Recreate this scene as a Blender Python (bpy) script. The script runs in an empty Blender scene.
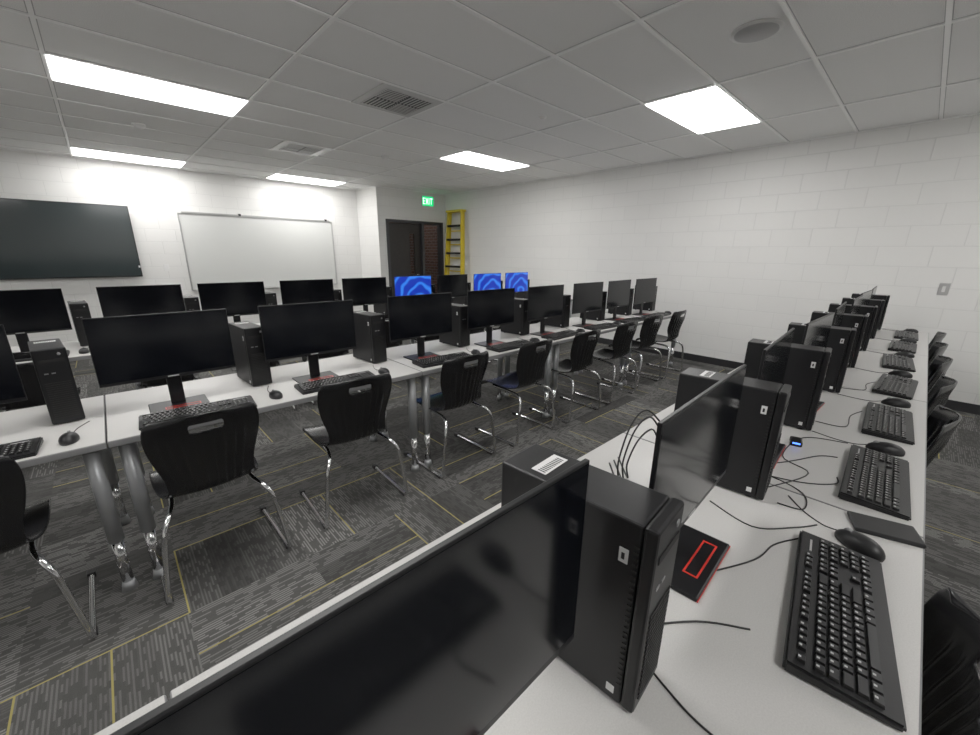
import bpy, bmesh, math, random
from mathutils import Vector, Matrix
random.seed(7)
SC = bpy.context.scene
COL = SC.collection

# ------------------------------------------------------------ materials
def new_mat(name):
    m = bpy.data.materials.new(name); m.use_nodes = True
    nt = m.node_tree
    b = next(n for n in nt.nodes if n.type == 'BSDF_PRINCIPLED')
    return m, nt, b
def S(b, k, v):
    if k in b.inputs: b.inputs[k].default_value = v
def simple(name, col, rough=.5, metal=0, spec=.5, noise=None, bump=None, emit=None):
    m, nt, b = new_mat(name)
    S(b, 'Base Color', (*col, 1)); S(b, 'Roughness', rough); S(b, 'Metallic', metal); S(b, 'Specular IOR Level', spec)
    if emit:
        S(b, 'Emission Color', (*emit[0], 1)); S(b, 'Emission Strength', emit[1])
    if noise or bump:
        tc = nt.nodes.new('ShaderNodeTexCoord'); n = nt.nodes.new('ShaderNodeTexNoise')
        n.inputs['Scale'].default_value = (noise or bump)[0]; n.inputs['Detail'].default_value = 3
        nt.links.new(tc.outputs['Object'], n.inputs['Vector'])
        if noise:
            r = nt.nodes.new('ShaderNodeMapRange')
            r.inputs['From Min'].default_value = .3; r.inputs['From Max'].default_value = .7
            r.inputs['To Min'].default_value = 1-noise[1]; r.inputs['To Max'].default_value = 1+noise[1]
            nt.links.new(n.outputs['Fac'], r.inputs['Value'])
            mx = nt.nodes.new('ShaderNodeVectorMath'); mx.operation = 'SCALE'
            mx.inputs[0].default_value = col
            nt.links.new(r.outputs[0], mx.inputs['Scale']); nt.links.new(mx.outputs[0], b.inputs['Base Color'])
        if bump:
            bp = nt.nodes.new('ShaderNodeBump'); bp.inputs['Strength'].default_value = bump[1]; bp.inputs['Distance'].default_value = .002
            nt.links.new(n.outputs['Fac'], bp.inputs['Height']); nt.links.new(bp.outputs[0], b.inputs['Normal'])
    return m

def NM(nt):
    def M(op, a, b=None, c=None):
        n = nt.nodes.new('ShaderNodeMath'); n.operation = op
        for i, v in enumerate((a, b, c)):
            if v is None: continue
            if isinstance(v, (int, float)): n.inputs[i].default_value = v
            else: nt.links.new(v, n.inputs[i])
        return n.outputs[0]
    return M

def block_mat(name, horiz, col=(.85,.845,.825), brickcol=None, w=.406, h=.203):
    m, nt, b = new_mat(name)
    g = nt.nodes.new('ShaderNodeNewGeometry'); sp = nt.nodes.new('ShaderNodeSeparateXYZ'); nt.links.new(g.outputs['Position'], sp.inputs[0])
    cb = nt.nodes.new('ShaderNodeCombineXYZ'); nt.links.new(sp.outputs[horiz], cb.inputs[0]); nt.links.new(sp.outputs[2], cb.inputs[1])
    br = nt.nodes.new('ShaderNodeTexBrick'); nt.links.new(cb.outputs[0], br.inputs['Vector'])
    br.inputs['Scale'].default_value = 1; br.inputs['Brick Width'].default_value = w; br.inputs['Row Height'].default_value = h
    br.inputs['Mortar Size'].default_value = .0055 if not brickcol else .008; br.inputs['Mortar Smooth'].default_value = .5
    c1 = brickcol or col
    br.inputs['Color1'].default_value = (*c1, 1); br.inputs['Color2'].default_value = (*[k*(.98 if not brickcol else .6) for k in c1], 1)
    br.inputs['Mortar'].default_value = (*([k*.915 for k in col] if not brickcol else (.2,.18,.17)), 1)
    nt.links.new(br.outputs['Color'], b.inputs['Base Color'])
    S(b, 'Roughness', .55)
    n = nt.nodes.new('ShaderNodeTexNoise'); n.inputs['Scale'].default_value = 90; n.inputs['Detail'].default_value = 4
    nt.links.new(g.outputs['Position'], n.inputs['Vector'])
    M = NM(nt)
    hgt = M('ADD', M('MULTIPLY', br.outputs['Fac'], -1.0), M('MULTIPLY', n.outputs['Fac'], .35))
    bp = nt.nodes.new('ShaderNodeBump'); bp.inputs['Strength'].default_value = .5; bp.inputs['Distance'].default_value = .005
    nt.links.new(hgt, bp.inputs['Height']); nt.links.new(bp.outputs[0], b.inputs['Normal'])
    return m

def carpet_mat():
    m, nt, b = new_mat('carpet_tile'); M = NM(nt)
    g = nt.nodes.new('ShaderNodeNewGeometry'); sp = nt.nodes.new('ShaderNodeSeparateXYZ'); nt.links.new(g.outputs['Position'], sp.inputs[0])
    x = M('ADD', sp.outputs[0], 20.0); y = M('ADD', sp.outputs[1], 20.13)
    T = .5
    tx = M('FLOOR', M('DIVIDE', x, T)); ty = M('FLOOR', M('DIVIDE', y, T))
    def wn(a, bb, c=None):
        cb = nt.nodes.new('ShaderNodeCombineXYZ')
        for i, v in enumerate((a, bb, c)):
            if v is None: continue
            if isinstance(v, (int, float)): cb.inputs[i].default_value = v
            else: nt.links.new(v, cb.inputs[i])
        w = nt.nodes.new('ShaderNodeTexWhiteNoise'); w.noise_dimensions = '3D'; nt.links.new(cb.outputs[0], w.inputs['Vector'])
        return w.outputs['Value']
    r = wn(tx, ty, 3.3)
    par = M('GREATER_THAN', r, .5)
    inv = M('SUBTRACT', 1.0, par)
    v = M('ADD', M('MULTIPLY', x, par), M('MULTIPLY', y, inv))   # across
    u = M('ADD', M('MULTIPLY', y, par), M('MULTIPLY', x, inv))   # along
    tid = M('ADD', M('MULTIPLY', tx, 7.0), ty)
    band = wn(M('FLOOR', M('DIVIDE', v, .125)), tid, 1.7)
    rowi = M('FLOOR', M('DIVIDE', v, .0125))
    yarn = wn(rowi, M('FLOOR', M('DIVIDE', M('ADD', u, M('MULTIPLY', wn(rowi, 2.2, 5.0), .1)), .036)), tid)
    st = M('GREATER_THAN', M('FRACT', M('DIVIDE', v, .0125)), .52)
    tone = wn(tx, ty, 8.8)
    dash = M('MULTIPLY', M('MULTIPLY', M('ADD', .05, M('MULTIPLY', M('MULTIPLY', band, M('ADD', .5, tone)), .95)), st), M('GREATER_THAN', yarn, .38))
    val = M('ADD', M('ADD', .036, M('ADD', M('MULTIPLY', band, .026), M('MULTIPLY', tone, .030))), M('ADD', M('MULTIPLY', dash, .11), M('MULTIPLY', yarn, .014)))
    n = nt.nodes.new('ShaderNodeTexNoise'); n.inputs['Scale'].default_value = 420; nt.links.new(g.outputs['Position'], n.inputs['Vector'])
    val = M('MULTIPLY', val, M('ADD', .50, M('MULTIPLY', n.outputs['Fac'], .9)))
    vb = M('FLOOR', M('DIVIDE', v, .25))
    yl = M('MULTIPLY', M('LESS_THAN', M('FRACT', M('DIVIDE', v, .25)), .026), M('GREATER_THAN', wn(vb, tid, 9.1), .52))
    cb = nt.nodes.new('ShaderNodeCombineColor')
    nt.links.new(val, cb.inputs[0]); nt.links.new(M('MULTIPLY', val, .985), cb.inputs[1]); nt.links.new(M('MULTIPLY', val, .95), cb.inputs[2])
    mx = nt.nodes.new('ShaderNodeMix'); mx.data_type = 'RGBA'
    nt.links.new(yl, mx.inputs['Factor']); nt.links.new(cb.outputs[0], mx.inputs[6]); mx.inputs[7].default_value = (.34, .29, .10, 1)
    nt.links.new(mx.outputs[2], b.inputs['Base Color']); S(b, 'Roughness', .95); S(b, 'Specular IOR Level', .1)
    bp = nt.nodes.new('ShaderNodeBump'); bp.inputs['Strength'].default_value = .5; bp.inputs['Distance'].default_value = .003
    nt.links.new(n.outputs['Fac'], bp.inputs['Height']); nt.links.new(bp.outputs[0], b.inputs['Normal'])
    return m

def wallpaper_mat():
    m, nt, b = new_mat('blue_desktop_screen')
    tc = nt.nodes.new('ShaderNodeTexCoord')
    mp = nt.nodes.new('ShaderNodeMapping'); nt.links.new(tc.outputs['Object'], mp.inputs[0])
    w = nt.nodes.new('ShaderNodeTexWave'); w.wave_type = 'RINGS'; w.rings_direction = 'Y'; w.inputs['Scale'].default_value = 2.6
    w.inputs['Distortion'].default_value = 2.5; w.inputs['Detail'].default_value = 0; w.inputs['Detail Scale'].default_value = 3
    mp.inputs['Location'].default_value = (-.10, 0, -.18)
    nt.links.new(mp.outputs[0], w.inputs['Vector'])
    r = nt.nodes.new('ShaderNodeValToRGB'); r.color_ramp.elements[0].color = (.0, .02, .38, 1); r.color_ramp.elements[1].color = (.02, .18, .85, 1)
    r.color_ramp.elements[0].position = .55
    nt.links.new(w.outputs['Fac'], r.inputs[0]); nt.links.new(r.outputs[0], b.inputs['Emission Color']); S(b, 'Emission Strength', .7)
    S(b, 'Base Color', (.01, .01, .02, 1)); S(b, 'Roughness', .3)
    return m

M_CMU_X = block_mat('painted_block_x', 0)
M_CMU_Y = block_mat('painted_block_y', 1)
M_BRICK = block_mat('red_brick', 0, brickcol=(.13,.055,.04), w=.2, h=.075)
M_BRICKY = block_mat('red_brick_y', 1, brickcol=(.13,.055,.04), w=.2, h=.075)
M_CARPET = carpet_mat()
M_TILE = simple('ceiling_tile', (.88,.88,.87), .95, bump=(160,.7), noise=(220,.12), spec=.1)
M_TBAR = simple('ceiling_tbar', (.97,.97,.96), .4)
M_SHADE = simple('ceiling_painted_shade', (.45,.45,.45), .8)  # flat grey strips along the T-bars, a shadow line put in as colour
M_LITE = simple('light_diffuser', (.9,.9,.9), .5, emit=((1,.985,.96), 9.5))
M_WHITE = simple('white_enamel', (.85,.85,.84), .35)
M_VENT = simple('vent_dark', (.04,.04,.04), .6)
M_VENTW = simple('vent_grey_enamel', (.62,.62,.61), .4)
M_BASE = simple('rubber_baseboard', (.018,.018,.02), .45)
M_TOP = simple('laminate_light_grey', (.57,.56,.545), .38, noise=(350,.06))
M_EDGE = simple('table_edge_grey', (.22,.22,.225), .4)
M_LEG = simple('grey_metal_leg', (.40,.41,.42), .35, metal=.6)
M_CHROME = simple('chrome', (.75,.75,.76), .12, metal=1)
M_BLKPL = simple('black_plastic', (.007,.007,.008), .42, bump=(500,.15), spec=.4)
M_BEZEL = simple('black_bezel', (.005,.005,.006), .4, spec=.35)
M_SCREEN = simple('screen_off', (.003,.0035,.005), .14, spec=.32)
M_TVS = simple('tv_screen_glass', (.026,.036,.038), .12, spec=.8)  # bluish grey base colour stands in for the dim reflection on the screen
M_CASE = simple('case_black_steel', (.007,.007,.008), .42, bump=(700,.12), spec=.3)
M_GRILL = simple('case_grille', (.003,.003,.003), .6)
M_RED = simple('red_accent', (.60,.03,.02), .4)
M_BLUEG = simple('blue_led_glow', (.05,.1,.9), .4, emit=((.05,.15,1), 3))
M_STICK = simple('white_sticker', (.75,.75,.75), .5)
M_SHELL = simple('chair_plastic_black', (.007,.007,.008), .24, spec=.5)
M_KEY = simple('keycap', (.008,.008,.009), .36)
M_KEYL = simple('key_legend', (.5,.5,.5), .5)
M_WB = simple('whiteboard_surface', (.72,.73,.71), .22)
M_ALU = simple('aluminium', (.62,.62,.62), .3, metal=.8)
M_YEL = simple('ladder_yellow', (.72,.54,.02), .4)
M_FRAME = simple('door_frame_grey', (.035,.035,.04), .4)
M_DOOR = simple('door_dark_wood', (.012,.009,.008), .4, noise=(12,.3))
M_GLASS = simple('door_glass', (.9,.95,.95), .03)
b_ = M_GLASS.node_tree.nodes['Principled BSDF']; S(b_, 'Transmission Weight', 1.0); S(b_, 'IOR', 1.1)
M_GREEN = simple('exit_green', (.0,.30,.10), .4, emit=((.0,.60,.16), .9))
M_LETTER = simple('exit_letter', (.8,1,.85), .4, emit=((.55,1,.65), 1.2))
M_BLUE = wallpaper_mat()
M_CABLE = simple('cable_black', (.010,.010,.010), .5)
M_HALL = simple('hall_paint', (.35,.34,.32), .7)

# ------------------------------------------------------------ mesh builder
class B:
    def __init__(s): s.bm = bmesh.new(); s.mats = []
    def mi(s, m):
        if m not in s.mats: s.mats.append(m)
        return s.mats.index(m)
    def merge(s, bm2, m, M4=None, smooth=False):
        i = s.mi(m)
        me = bpy.data.meshes.new('tmp')
        for f in bm2.faces: f.material_index = i; f.smooth = smooth
        if M4 is not None: bmesh.ops.transform(bm2, matrix=M4, verts=bm2.verts)
        bm2.to_mesh(me); bm2.free(); s.bm.from_mesh(me); bpy.data.meshes.remove(me)
    def box(s, lo, hi, m, bev=0, M4=None, seg=2):
        bm = bmesh.new(); bmesh.ops.create_cube(bm, size=1)
        lo = Vector(lo); hi = Vector(hi); c = (lo+hi)/2; d = hi-lo
        for v in bm.verts: v.co = Vector((v.co.x*d.x+c.x, v.co.y*d.y+c.y, v.co.z*d.z+c.z))
        if bev: bmesh.ops.bevel(bm, geom=bm.edges[:], offset=bev, segments=seg, affect='EDGES', profile=.5)
        s.merge(bm, m, M4)
    def cyl(s, p0, p1, r0, m, r1=None, seg=16, smooth=True):
        if r1 is None: r1 = r0
        bm = bmesh.new(); p0 = Vector(p0); p1 = Vector(p1); d = p1-p0
        bmesh.ops.create_cone(bm, cap_ends=True, segments=seg, radius1=r0, radius2=r1, depth=d.length)
        q = Vector((0,0,1)).rotation_difference(d.normalized()).to_matrix().to_4x4()
        bmesh.ops.transform(bm, matrix=Matrix.Translation((p0+p1)/2) @ q, verts=bm.verts)
        i = s.mi(m)
        s.merge(bm, m, None, smooth)
    def tube(s, pts, r, m, n=6, seg=8, sub=6):
        P = [Vector(p) for p in pts]
        if sub > 1:
            Q = []
            for i in range(len(P)-1):
                a = P[max(i-1,0)]; b = P[i]; c = P[i+1]; d = P[min(i+2,len(P)-1)]
                for k in range(sub):
                    t = k/sub
                    Q.append(.5*((2*b)+(-a+c)*t+(2*a-5*b+4*c-d)*t*t+(-a+3*b-3*c+d)*t**3))
            Q.append(P[-1]); P = Q
        bm = bmesh.new(); rings = []
        T = (P[1]-P[0]).normalized(); N = T.orthogonal().normalized()
        for i, p in enumerate(P):
            T2 = (P[min(i+1,len(P)-1)]-P[max(i-1,0)]).normalized()
            q = T.rotation_difference(T2); N = (q @ N).normalized(); T = T2
            Bn = T.cross(N)
            rings.append([bm.verts.new(p + r*(math.cos(2*math.pi*k/seg)*N + math.sin(2*math.pi*k/seg)*Bn)) for k in range(seg)])
        for a, b in zip(rings, rings[1:]):
            for k in range(seg): bm.faces.new((a[k], a[(k+1)%seg], b[(k+1)%seg], b[k]))
        bm.faces.new(rings[0][::-1]); bm.faces.new(rings[-1])
        s.merge(bm, m, None, True)
    def mesh(s, name):
        me = bpy.data.meshes.new(name)
        bmesh.ops.recalc_face_normals(s.bm, faces=s.bm.faces[:])
        s.bm.to_mesh(me); s.bm.free()
        for m in s.mats: me.materials.append(m)
        return me
def put(name, me, loc=(0,0,0), rz=0, rx=0):
    o = bpy.data.objects.new(name, me); COL.objects.link(o)
    o.location = loc; o.rotation_euler = (rx, 0, rz)
    return o
def boxobj(name, lo, hi, m, bev=0):
    b = B(); lo = Vector(lo); hi = Vector(hi); c = (lo+hi)/2
    b.box(lo-c, hi-c, m, bev); return put(name, b.mesh(name), c)

# ------------------------------------------------------------ room shell
CH = 2.80; XR = 6.15; XL = -3.6; YB = -2.8; YT = 9.0; XJ = 4.38; YD = 8.1
boxobj('floor', (XL, YB, -.1), (XR+.6, 10.6, 0), M_CARPET)
boxobj('ceiling', (XL, YB, CH), (XR+.6, 10.6, CH+.1), M_TILE)
boxobj('wall_right', (XR, YB, 0), (XR+.15, YD+.12, CH), M_CMU_Y)
boxobj('wall_left', (XL-.15, YB, 0), (XL, YT+.15, CH), M_CMU_Y)
boxobj('wall_rear', (XL-.15, YB-.15, 0), (XR+.15, YB, CH), M_CMU_X)
boxobj('wall_front', (XL-.15, YT, 0), (XJ, YT+.15, CH), M_CMU_X)
boxobj('wall_jog', (XJ, YD, 0), (XJ+.12, YT+.15, CH), M_CMU_Y)
b = B()
DX0, DX1, DZ = 4.56, 6.06, 2.18
b.box((XJ+.12, YD, 0), (DX0, YD+.12, CH), M_CMU_X)
b.box((DX0, YD, DZ), (XR, YD+.12, CH), M_CMU_X)
b.box((DX1, YD, 0), (XR, YD+.12, DZ), M_CMU_X)
put('wall_door_side', b.mesh('wall_door_side'))
boxobj('wall_hall_back', (XJ+.12, 10.3, 0), (XR+.6, 10.4, CH), M_BRICK)
boxobj('wall_hall_left', (XJ+.0, YT+.15, 0), (XJ+.12, 10.3, CH), M_HALL)
boxobj('wall_hall_right', (XR+.5, YD+.12, 0), (XR+.6, 10.3, CH), M_BRICKY)
def baseb(n, lo, hi): boxobj(n, lo, hi, M_BASE)
baseb('baseboard_right', (XR-.008, YB, 0), (XR, YD, .10))
baseb('baseboard_left', (XL, YB, 0), (XL+.008, YT, .10))
baseb('baseboard_front', (XL, YT-.008, 0), (XJ, YT, .10))
baseb('baseboard_rear', (XL, YB, 0), (XR, YB+.008, .10))
baseb('baseboard_jog', (XJ-.008, YD, 0), (XJ, YT, .10))

# ceiling grid
GX, GY = 1.262, .607
GX0 = -.035; GY0 = 4.76-GY/2
LIGHTS = [(0,0),(0,6),(3,-5),(3,0),(2,6),(0,-5),(-2,0),(-2,-5),(3,-10),(0,-10)]
b = B()
zb = CH-.009
i = -3
def barx(x, y0, y1):
    b.box((x-.017, y0, CH-.0012), (x+.017, y1, CH-.0002), M_SHADE); b.box((x-.012, y0, zb), (x+.012, y1, CH), M_TBAR)
def bary(y, x0, x1):
    b.box((x0, y-.017, CH-.0014), (x1, y+.017, CH-.0004), M_SHADE); b.box((x0, y-.012, zb-.0004), (x1, y+.012, CH), M_TBAR)
while GX0+i*GX < XR:
    x = GX0+i*GX
    if x > XL: barx(x, YB, YT if x < XJ else YD)
    i += 1
j = -12
while GY0+j*GY < YT:
    y = GY0+j*GY
    if y > YB: bary(y, XL, XR if y < YD else XJ)
    j += 1
b.box((XR-.022, YB, zb-.002), (XR, YD, CH), M_TBAR); b.box((XL, YT-.022, zb-.002), (XJ, YT, CH), M_TBAR)
b.box((XJ-.022, YD, zb-.002), (XJ, YT, CH), M_TBAR); b.box((XJ, YD-.022, zb-.002), (XR, YD, CH), M_TBAR)
put('trim_ceiling_grid', b.mesh('trim_ceiling_grid'))

# light panels (lens shaped to hang below flush, so it grazes the ceiling with light)
b = B()
w, d = GX-.005, GY-.005
f = .014
b.box((-w/2, -d/2, -.012), (w/2, -d/2+f, -.0), M_WHITE); b.box((-w/2, d/2-f, -.012), (w/2, d/2, 0), M_WHITE)
b.box((-w/2, -d/2+f, -.012), (-w/2+f, d/2-f, 0), M_WHITE); b.box((w/2-f, -d/2+f, -.012), (w/2, d/2-f, 0), M_WHITE)
b.box((-w/2+f, -d/2+f, -.018), (w/2-f, d/2-f, -.001), M_LITE)
lm = b.mesh('ceiling_light_panel')
for gi, gj in LIGHTS:
    put('ceiling_light_panel', lm, (GX0+(gi+.5)*GX, GY0+(gj+.5)*GY, CH))

# diffuser vents
def vent(nm, loc, rot, G=.23):
    b = B(); w = .60
    b.box((-w/2+.005, -w/2+.005, -.012), (w/2-.005, w/2-.005, 0), M_VENTW,.003)
    b.box((-G, -G, -.0135), (G, G, -.0115), M_VENT)
    n=6; st=(G-.02)/n
    for sx in (-1, 1):
        for sy in (-1, 1):
            for k in range(n):
                c = .022+k*st
                if sx*sy > 0: b.box((min(sx*.01, sx*(G-.005)), sy*c-.005, -.018), (max(sx*.01, sx*(G-.005)), sy*c+.005, -.013), M_VENTW)
                else: b.box((sx*c-.005, min(sy*.01, sy*(G-.005)), -.018), (sx*c+.005, max(sy*.01, sy*(G-.005)), -.013), M_VENTW)
    for s in (-1,1):
        b.box((s*G-.006,-G-.006,-.018),(s*G+.006,G+.006,-.011),M_VENTW); b.box((-G+.006,s*G-.006,-.018),(G-.006,s*G+.006,-.011),M_VENTW)
    put(nm, b.mesh(nm), loc, rz=rot)
vent('air_vent', (2.18, GY0-1.5*GY, CH), 0)
vent('air_vent', (2.18, GY0+2.5*GY, CH), math.pi/2, .2)
b = B(); b.cyl((0,0,0), (0,0,-.012), .135, M_VENTW, seg=40); b.cyl((0,0,-.012), (0,0,-.014), .115, simple('speaker_grille', (.42,.42,.42), .6, bump=(900,1)), seg=40)
put('ceiling_speaker', b.mesh('ceiling_speaker'), (3.09, .99, CH))
b = B(); b.cyl((0,0,0), (0,0,-.02), .06, M_WHITE, seg=24); b.cyl((0,0,-.02), (0,0,-.045), .05, M_WHITE, r1=.035, seg=24)
sm = b.mesh('smoke_detector'); put('smoke_detector', sm, (.56, 6.15, CH)); put('smoke_detector', sm, (3.17, 5.55, CH))
b = B(); b.cyl((0,0,0), (0,0,-.008), .04, M_WHITE, seg=20); b.cyl((0,0,-.008), (0,0,-.022), .03, M_WHITE, r1=.02)
put('fire_sprinkler', b.mesh('fire_sprinkler'), (3.42, 2.9, CH))

# ------------------------------------------------------------ wall items
b = B(); # TV
b.box((-.96, -.03, -.545), (.96, .03, .545), M_BEZEL, .006); b.box((-.945, -.032, -.525), (.945, -.0295, .532), M_TVS)
b.box((-.3, .03, -.2), (.3, .085, .2), M_BLKPL)
b.box((.93,-.034,-.40),(.955,-.03,-.37),M_STICK)
put('wall_television', b.mesh('wall_television'), (-.50, YT-.086, 1.61))
b = B()
b.box((-1.325, -.012, -.65), (1.325, 0, .65), M_WB)
for lo, hi in (((-1.335,-.02,-.66),(1.335,0,-.64)), ((-1.335,-.02,.64),(1.335,0,.66)), ((-1.335,-.02,-.64),(-1.315,0,.64)), ((1.315,-.02,-.64),(1.335,0,.64))):
    b.box(lo, hi, M_ALU)
b.box((-1.25,-.075,-.675),(1.25,0,-.66),M_ALU,.003); b.box((-1.28,-.03,.655),(1.28,0,.685),M_ALU)
b.box((-.42,-.035,.66),(-.38,0,.70),M_BEZEL); b.box((1.18,-.035,.66),(1.22,0,.70),M_BEZEL)
put('whiteboard', b.mesh('whiteboard'), (2.43, YT-.001, 1.45))
# exit sign
b = B()
b.box((-.16,-.02,-.11),(.16,.02,.11),M_WHITE,.006); b.box((-.15,-.0225,-.10),(.15,-.02,.10),M_GREEN)
def bar(x0,z0,x1,z1,wd=.016):
    a = Vector((x0,-.0235,z0)); c = Vector((x1,-.0235,z1)); L = (c-a).length
    ang = math.atan2(z1-z0, x1-x0)
    b.box((-.0,-.001,-wd/2),(L,.001,wd/2),M_LETTER,M4=Matrix.Translation(a)@Matrix.Rotation(-ang,4,'Y'))
z=.065
bar(-.125,-z,-.125,z); bar(-.125,z-.008,-.07,z-.008); bar(-.125,0,-.075,0); bar(-.125,-z+.008,-.07,-z+.008)
bar(-.055,-z,.0,z); bar(-.055,z,.0,-z); bar(.028,-z,.028,z); bar(.05,z-.008,.125,z-.008); bar(.0875,-z,.0875,z)
b.box((-.06,.02,-.05),(.06,.04,.05),M_WHITE)
put('exit_sign', b.mesh('exit_sign'), (5.62, YD-.041, 2.61))
# door
b = B()
fw = .06
b.box((DX0, YD-.02, 0), (DX0+fw, YD+.14, DZ), M_FRAME); b.box((DX1-fw, YD-.02, 0), (DX1, YD+.14, DZ), M_FRAME)
b.box((DX0+fw, YD-.02, DZ-fw), (DX1-fw, YD+.14, DZ), M_FRAME)
b.box((5.46, YD-.02, 0), (5.52, YD+.14, DZ-fw), M_FRAME)
b.box((5.52, YD-.0, 0), (DX1-fw, YD+.12, .12), M_FRAME)
b.box((5.52, YD+.05, .12), (DX1-fw, YD+.056, DZ-fw), M_GLASS)
put('trim_door_frame', b.mesh('trim_door_frame'))
b = B()
b.box((0,0,0.01),(.55,.045,2.11),M_DOOR); b.box((.68,0,.01),(.835,.045,2.11),M_DOOR)
b.box((.55,0,.01),(.68,.045,1.0),M_DOOR); b.box((.55,0,1.90),(.68,.045,2.11),M_DOOR); b.box((.55,.02,1.0),(.68,.025,1.90),M_GLASS)
b.cyl((.78,0,1.0),(.78,-.05,1.0),.012,M_CHROME); b.cyl((.78,-.05,1.0),(.68,-.05,1.0),.01,M_CHROME)
put('door_1', b.mesh('door_1'), (DX0+fw+.002, YD+.06, 0), rz=0)
put('hall_light_panel', lm, (5.45, 9.5, CH)).scale=(.5,.5,1)
# ladder
b = B()
def rail(y0,y1,x0,x1,t=.03,m=M_YEL,h=2.40,wd=.05):
    bm = bmesh.new()
    bmesh.ops.create_cube(bm,size=1)
    for v in bm.verts:
        top = v.co.z>0
        v.co = Vector(((x1 if top else x0)+v.co.x*wd, (y1 if top else y0)+v.co.y*t, h if top else 0))
    b.merge(bm,m)
rail(-.35,-.24,-.06,.06,.04,wd=.07); rail(.35,.24,-.06,.06,.04,wd=.07)
rail(-.33,-.23,.02,.12,.025,wd=.03); rail(.33,.23,.02,.12,.025,wd=.03)
for k in range(7):
    zz = .3+k*.30; t = zz/2.4; hw = .335-.11*t; xx=-.06+.12*t
    b.box((xx-.045,-hw,zz-.035),(xx+.03,hw,zz+.012),M_BEZEL,.003)
    b.box((xx+.065,-hw+.02,zz-.13),(xx+.08,hw-.02,zz-.105),M_YEL)
b.box((-.01,-.27,2.38),(.15,.27,2.43),M_YEL,.008)
put('step_ladder', b.mesh('step_ladder'), (XR-.17, 7.58, 0))
# switch + outlets
b = B(); b.box((-.006,-.038,-.06),(0,.038,.06),M_ALU,.002); b.box((-.010,-.012,-.028),(-.005,.012,.028),M_WHITE,.002)
put('light_switch', b.mesh('light_switch'), (XR-.0005, -.16, 1.21))
b = B(); b.box((-.035,-.006,-.058),(.035,0,.058),M_WHITE,.002); b.box((-.018,-.008,-.04),(.018,-.005,-.008),M_WHITE); b.box((-.018,-.008,.008),(.018,-.005,.04),M_WHITE)
om = b.mesh('wall_outlet'); put('wall_outlet', om, (3.45, YT-.0005, .45)); put('wall_outlet', om, (.80, YT-.0005, 1.20))

# ------------------------------------------------------------ object meshes
def table_mesh(L, D, H):
    b = B(); g = .002
    b.box((g,0,H-.030),(L-g,D,H-.001),M_EDGE,.004)
    b.box((g+.003,.004,H-.002),(L-g-.003,D-.004,H),M_TOP)
    for x in (.055, L-.055):
        for y in (.05, D-.08):
            b.cyl((x,y,.26),(x,y,H-.03),.028,M_LEG,seg=20)
            b.cyl((x,y,.04),(x,y,.27),.021,M_CHROME,seg=20)
            b.cyl((x,y,0),(x,y,.045),.030,M_LEG,r1=.022,seg=20)
        b.box((x-.02,.05,H-.07),(x+.02,D-.08,H-.03),M_LEG)
    b.box((.07,D/2-.02,H-.06),(L-.07,D/2+.02,H-.03),M_LEG)
    return b.mesh('training_table')

def monitor_mesh(blue=False, zb=.155):
    b = B(); W, Hh = .54, .318
    b.box((-W/2,-.006,zb),(W/2,.002,zb+Hh),M_BEZEL,.0015)
    b.box((-W/2+.003,-.0068,zb+.015),(W/2-.003,-.0055,zb+Hh-.004),M_BLUE if blue else M_SCREEN)
    b.box((-.20,.002,zb+.03),(.20,.022,zb+.20),M_BLKPL,.008)
    b.box((-.022,-.0068,zb+.005),(.022,-.0055,zb+.010),M_KEYL)
    b.box((-.03,.022,.01),(.03,.038,zb+.14),M_BEZEL,.004)
    b.box((-.12,-.075,0),(.12,.095,.010),M_BEZEL,.004)
    x0,x1,y0,y1,t=-.060,.085,-.055,-.022,.004
    b.box((x0,y0,.0098),(x1,y0+t,.0112),M_RED); b.box((x0,y1-t,.0098),(x1,y1,.0112),M_RED)
    b.box((x0,y0+t,.0098),(x0+t,y1-t,.0112),M_RED); b.box((x1-t,y0+t,.0098),(x1,y1-t,.0112),M_RED)
    b.box((-.12,-.0765,.003),(.12,-.0745,.0055),M_RED)
    return b.mesh('computer_monitor')

def tower_mesh():
    b = B(); W, D, H = .105, .285, .346
    b.box((0,.022,.006),(W,D,H),M_CASE,.004)
    b.box((-.001,0,.006),(W+.001,.021,H+.001),M_BEZEL,.005)
    for fx in (.02,W-.02):
        for fy in (.04,D-.04): b.cyl((fx,fy,0),(fx,fy,.008),.012,M_BLKPL,seg=12)
    for k in range(18): b.box((.012,-.002,.03+k*.0095),(W-.012,.001,.034+k*.0095),M_GRILL)
    b.box((.012,-.0015,H-.058),(W-.012,.001,H-.046),M_GRILL)
    b.box((.02,-.0012,H-.11),(.033,.001,H-.105),M_EDGE); b.box((.042,-.0012,H-.11),(.055,.001,H-.105),M_EDGE)
    b.cyl((W-.025,.001,H-.025),(W-.025,-.0015,H-.025),.006,M_EDGE,seg=14)
    for k in range(26): b.box((-.0015,.024,.045+k*.0105),(.001,.031,.049+k*.0105),M_GRILL)
    b.box((-.0012,.038,H-.072),(.001,.052,H-.048),M_STICK)
    b.box((-.0018,.043,H-.066),(-.001,.048,H-.055),M_BLKPL)
    b.box((-.0012,.034,.022),(.001,.047,.036),M_STICK)
    b.box((.018,D-.085,H-.001),(.088,D-.055,H+.0008),M_STICK)
    for k in range(11): b.box((.022+k*.0056,D-.081,H),(.0245+k*.0056,D-.066,H+.0012),M_BLKPL)
    b.box((.01,D-.001,.02),(.05,D+.002,.2),M_ALU)
    return b.mesh('desktop_tower')

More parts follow.
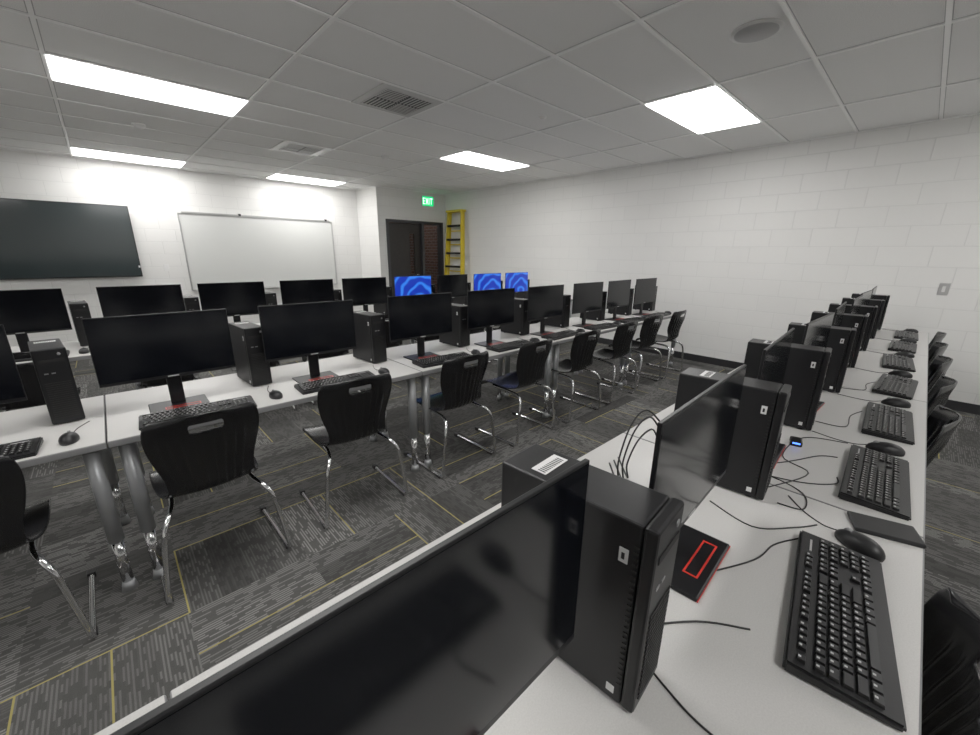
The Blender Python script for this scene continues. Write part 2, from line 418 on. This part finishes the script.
def keyboard_mesh():
    b = B()
    W, D = .46, .158
    bm = bmesh.new(); bmesh.ops.create_cube(bm,size=1)
    for v in bm.verts:
        top=v.co.z>0; back=v.co.y>0
        v.co=Vector((v.co.x*W,v.co.y*D,(.024 if back else .013) if top else 0))
    bmesh.ops.bevel(bm,geom=bm.edges[:],offset=.004,segments=2,affect='EDGES')
    b.merge(bm,M_BLKPL)
    def surf(y): return .013+(y+D/2)/D*.011
    def key(x,y,w,h=.019):
        bm=bmesh.new(); bmesh.ops.create_cube(bm,size=1)
        for v in bm.verts:
            top=v.co.z>0; k=.78 if top else 1
            yy=y+v.co.y*(h-.0025)*k
            v.co=Vector((x+v.co.x*((w-.0025)-(0.004 if top else 0)),yy,surf(yy)+(.0065 if top else -.002)))
        b.merge(bm,M_KEY)
        yy=y+.003
        if w<.03:
            bm=bmesh.new()
            vs=[bm.verts.new((x+dx*.0022,yy+dy*.0022,surf(yy+dy*.0022)+.0069)) for dx,dy in((-1,-1),(1,-1),(1,1),(-1,1))]
            bm.faces.new(vs); b.merge(bm,M_KEYL)
    u=.019; x0=-W/2+.012
    ys=[.060-.004, .030, .011, -.008, -.027, -.046]
    for k in range(13): 
        key(x0+u*.5+k*u+(0 if k==0 else .019*.5+ (k-1)//4*.0095*.9)*1.0, ys[0], u*.95, .016)
    rows=[[1]*13+[2],[1.5]+[1]*12+[1.5],[1.75]+[1]*11+[2.25],[2.25]+[1]*10+[2.75],[1.25]*3+[6.25]+[1.25]*4]
    for r,row in enumerate(rows):
        x=x0
        for w_ in row: key(x+w_*u/2,ys[r+1],w_*u); x+=w_*u
    xn=x0+15*u+.006
    for r in (1,2):
        for k in range(3): key(xn+u*(k+.5),ys[r],u)
    for k in range(3): key(xn+u*(k+.5),ys[0],u,.016); key(xn+u*(k+.5),ys[5],u)
    key(xn+u*1.5,ys[4],u)
    xp=xn+3*u+.006
    for r in range(1,6):
        for k in range(4): key(xp+u*(k+.5),ys[r],u)
    b.box((xp+.01,ys[0]-.003,surf(.05)),(xp+.06,ys[0]+.001,surf(.05)+.0015),M_KEYL)
    return b.mesh('keyboard')

def mouse_mesh():
    b=B(); bm=bmesh.new(); bmesh.ops.create_uvsphere(bm,u_segments=24,v_segments=14,radius=1)
    for v in bm.verts:
        x,y,z=v.co
        z2=max(z,-.25)
        v.co=Vector((x*.031*(1-.12*abs(y)*(y>0)),y*.055,(z2+.25)*.030*(1-.15*y)))
    b.merge(bm,M_BLKPL,None,True)
    b.cyl((-.004,.028,.026),(.004,.028,.026),.010,M_EDGE,seg=16)
    b.tube([(0,.052,.012),(0,.09,.003),(.01,.15,.002),(.04,.22,.002)],.0018,M_CABLE,seg=6)
    return b.mesh('computer_mouse')

def chair_mesh():
    prof=[(.425,.405,.185),(.42,.43,.20),(.38,.447,.208),(.30,.445,.212),(.20,.437,.212),(.12,.432,.205),(.06,.438,.190),(.02,.46,.172),
          (0,.50,.165),(-.01,.55,.172),(-.02,.60,.186),(-.032,.65,.200),(-.045,.70,.210),(-.056,.74,.214),(-.064,.775,.214),(-.070,.805,.210),(-.074,.828,.200),(-.076,.845,.178),(-.077,.852,.145)]
    n=41; bm=bmesh.new(); rows=[]
    for i,(y,z,w) in enumerate(prof):
        row=[]
        for k in range(n):
            t=-1+2*k/(n-1)
            back=max(0,min(1,(z-.46)/.15)) if i>6 else 0
            rib=(.008 if ((k//2)%2==0 and 8<=i<=13 and abs(t)<.76) else 0)
            yy=y+back*.055*t*t - rib
            zz=z+(1-back)*(.018*t*t if i>1 else 0)-(.03*t*t*(1 if i==18 else 0))
            row.append(bm.verts.new((w*t,yy,zz)))
        rows.append(row)
    for i in range(len(rows)-1):
        for k in range(n-1):
            t=-1+2*(k+.5)/(n-1)
            if i in (14,) and abs(t)<.30: continue
            bm.faces.new((rows[i][k],rows[i][k+1],rows[i+1][k+1],rows[i+1][k]))
    bmesh.ops.recalc_face_normals(bm,faces=bm.faces[:])
    for f in bm.faces: f.smooth=True
    me=bpy.data.meshes.new('t'); bm.to_mesh(me); bm.free()
    o=bpy.data.objects.new('t',me); COL.objects.link(o)
    md=o.modifiers.new('s','SOLIDIFY'); md.thickness=.009; md.offset=0
    md=o.modifiers.new('ss','SUBSURF'); md.levels=1; md.render_levels=1
    dg=bpy.context.evaluated_depsgraph_get(); me2=bpy.data.meshes.new_from_object(o.evaluated_get(dg))
    bm=bmesh.new(); bm.from_mesh(me2); bpy.data.objects.remove(o)
    b=B(); b.merge(bm,M_SHELL,None,True)
    for s in (-1,1):
        b.tube([(s*.10,.33,.418),(s*.15,.31,.418),(s*.155,.20,.415),(s*.165,.06,.412),(s*.19,-.015,.395),(s*.215,-.045,.33),(s*.235,-.052,.18),(s*.248,-.055,.06),
                (s*.25,-.045,.022),(s*.25,-.01,.013),(s*.25,.15,.013),(s*.25,.42,.013)],.0115,M_CHROME,seg=10,sub=5)
        b.box((s*.25-.014,-.03,0),(s*.25+.014,.02,.012),M_BLKPL,.003); b.box((s*.25-.015,.39,0),(s*.25+.015,.43,.028),M_BLKPL,.004)
    b.tube([(-.16,.20,.418),(.16,.20,.418)],.010,M_CHROME,sub=1); b.tube([(-.10,.33,.418),(.10,.33,.418)],.0115,M_CHROME,sub=1)
    return b.mesh('school_chair')

TW=tower_mesh(); KB=keyboard_mesh(); MS=mouse_mesh(); CHR=chair_mesh(); MON=monitor_mesh(); MONB=monitor_mesh(True); MONC=monitor_mesh(False,.12)
def jit(a): return random.uniform(-a,a)

# ------------------------------------------------------------ row B (middle)
HB=.74
bb=[-3.12,-1.62,-.12,1.43,2.90,4.30,5.70]
for x0,x1 in zip(bb,bb[1:]): put('training_table', table_mesh(x1-x0,.76,HB), (x0,2.17,0))
mB=[-1.95,-1.28,-.60,.16,.85,1.65,2.36,3.07,3.79,4.46,5.12]
tB=[-1.58,-.92,-.29,.51,1.275,2.06,2.83,3.48,4.19,4.86,5.52]
for i,x in enumerate(mB):
    put('computer_monitor', MON, (x,2.47+jit(.01),HB+.0), rz=math.radians(jit(2)))
    put('desktop_tower', TW, (tB[i],2.53,HB), rz=math.radians(4+jit(3)))
    put('keyboard', KB, (x+.06 if i!=3 else .22,2.285+jit(.01),HB), rz=math.radians(jit(4)))
    put('computer_mouse', MS, (x+.37+(.03 if i==3 else 0),2.30+jit(.02),HB), rz=jit(.2))
    put('school_chair', CHR, (x+.04+jit(.02),2.03+jit(.02),0), rz=math.radians(jit(6)))
# ------------------------------------------------------------ row A (near TV)
YA=4.15
for x0 in (-2.9,-1.4,.10,1.60,3.10,4.55):
    put('training_table', table_mesh(1.5 if x0<3 else 1.43,.76,HB), (x0,YA,0))
mA=[-1.93,-1.25,-.53,.20,.86,1.55,2.20,2.86,3.50,4.16,4.80]
for i,x in enumerate(mA):
    put('computer_monitor', MONB if i in (7,9,10) else MON, (x,YA+.32,HB), rz=math.radians(jit(2)))
    put('desktop_tower', TW, (x+.285,YA+.38,HB), rz=math.radians(3+jit(2)))
    put('keyboard', KB, (x,YA+.12,HB), rz=math.radians(jit(4)))
    put('computer_mouse', MS, (x+.31,YA+.13,HB))
    put('school_chair', CHR, (x+.02,YA-.14,0), rz=math.radians(jit(6)))
# ------------------------------------------------------------ row C (foreground)
HC=.80
cc=[-1.55,-.05,1.45,2.95,4.40,5.85]
for x0,x1 in zip(cc,cc[1:]): put('training_table', table_mesh(x1-x0,.868,HC), (x0,-.146,0))
mC=[(-.60,.28,0),(.17,.268,0),(.905,.265,2),(1.68,.30,3),(2.40,.29,-2),(3.13,.30,2),(3.86,.29,0),(4.58,.3,-2),(5.28,.3,1)]
for x,y,a in mC: put('computer_monitor', MONC, (x,y,HC), rz=math.radians(a))
for x,y,a in [(-.25,.16,6),(.483,.172,4),(1.31,.19,5),(2.04,.19,5),(2.76,.18,5),(3.49,.19,4),(4.21,.19,4),(4.93,.19,5),(5.60,.19,3)]:
    put('desktop_tower', TW, (x,y,HC), rz=math.radians(a))
for x,y,a in [(.25,-.02,0),(.99,-.022,7),(1.74,-.03,2),(2.42,-.025,2),(3.16,-.02,-2),(3.91,0,3),(4.65,0,0),(5.37,0,1)]:
    put('keyboard', KB, (x,y,HC), rz=math.radians(a))
for x,y,a in [(.56,-.04,.1),(1.27,-.028,-.5),(2.04,-.035,.1),(2.76,-.035,.2),(3.49,-.025,0),(4.24,-.02,0),(4.99,-.02,0),(5.70,-.02,0)]:
    put('computer_mouse', MS, (x,y,HC), rz=a)
for x in (-.5,.25,1.0,2.60,3.35,4.1,4.8,5.5):
    put('school_chair', CHR, (x,-.165+jit(.01),0), rz=math.radians(jit(4)))
# cables on row C
b=B(); z=.0022
for pts in ([(.36,.16),(.34,.08),(.42,.04),(.46,.0)], [(.62,.26),(.74,.17),(.80,.09)], [(1.20,.30),(1.16,.18),(1.24,.10),(1.30,.06)],
            [(1.46,.40),(1.52,.16),(1.60,.06),(1.66,.06)],[(1.42,.20),(1.62,.13),(1.70,.22),(1.95,.20),(2.02,.07)],
            [(1.44,.28),(1.50,.22),(1.46,.12),(1.36,.10),(1.34,.16)],[(1.45,.33),(1.66,.20),(1.80,.13),(1.84,.08)],
            [(.62,.35),(.86,.22),(1.02,.14),(1.12,.12),(1.2,.08)],
            [(2.2,.2),(2.22,.1),(2.40,.10),(2.52,.07)],[(2.9,.22),(2.95,.1),(3.1,.10),(3.2,.07)]):
    b.tube([(p[0],p[1],z) for p in pts],.002,M_CABLE,seg=6)
put('usb_cables', b.mesh('usb_cables'), (0,0,HC))
b=B()
for s,h in ((0,1),(.03,.75),(-.03,1.15)):
    b.tube([(1.20+s,.62,.006),(1.10+s,.53,.006),(1.085+s,.53,.08*h),(1.12+s,.52,.18*h),(1.19+s,.51,.21*h),(1.26,.50,.15*h),(1.31,.49,.10*h)],.003,M_CABLE,seg=6)
put('power_cables', b.mesh('power_cables'), (0,0,HC))
b=B(); b.box((-.045,-.07,0),(.045,.07,.012),M_BLKPL,.004); put('dark_slab', b.mesh('dark_slab'), (1.41,-.068,HC), rz=.3)  # flat dark slab on the table, taken for a phone/wallet
b=B(); b.box((-.03,-.02,0),(.03,.02,.022),M_BLKPL,.006); b.box((-.031,-.012,.012),(-.0295,.012,.017),M_BLUEG); put('usb_hub', b.mesh('usb_hub'), (1.86,.21,HC), rz=.2)

# ------------------------------------------------------------ world / camera
w = bpy.data.worlds.new('world'); SC.world = w; w.use_nodes = True
bg = w.node_tree.nodes.get('Background'); bg.inputs[0].default_value = (.5,.5,.5,1); bg.inputs[1].default_value = .05
cam = bpy.data.cameras.new('camera'); co = bpy.data.objects.new('camera', cam); COL.objects.link(co)
cam.sensor_fit='HORIZONTAL'; cam.sensor_width=36; cam.lens=399.24/980*36; cam.clip_start=.02
R=Vector((.7283,-.6852,.0116)); U=Vector((.1812,.2089,.9610)); Bk=Vector((-.6608,-.6978,.2763))
co.matrix_world=Matrix(((R.x,U.x,Bk.x,0),(R.y,U.y,Bk.y,0),(R.z,U.z,Bk.z,1.51),(0,0,0,1)))
SC.camera=co
SC.view_settings.view_transform='Standard'; SC.view_settings.exposure=.46; SC.view_settings.gamma=1.18
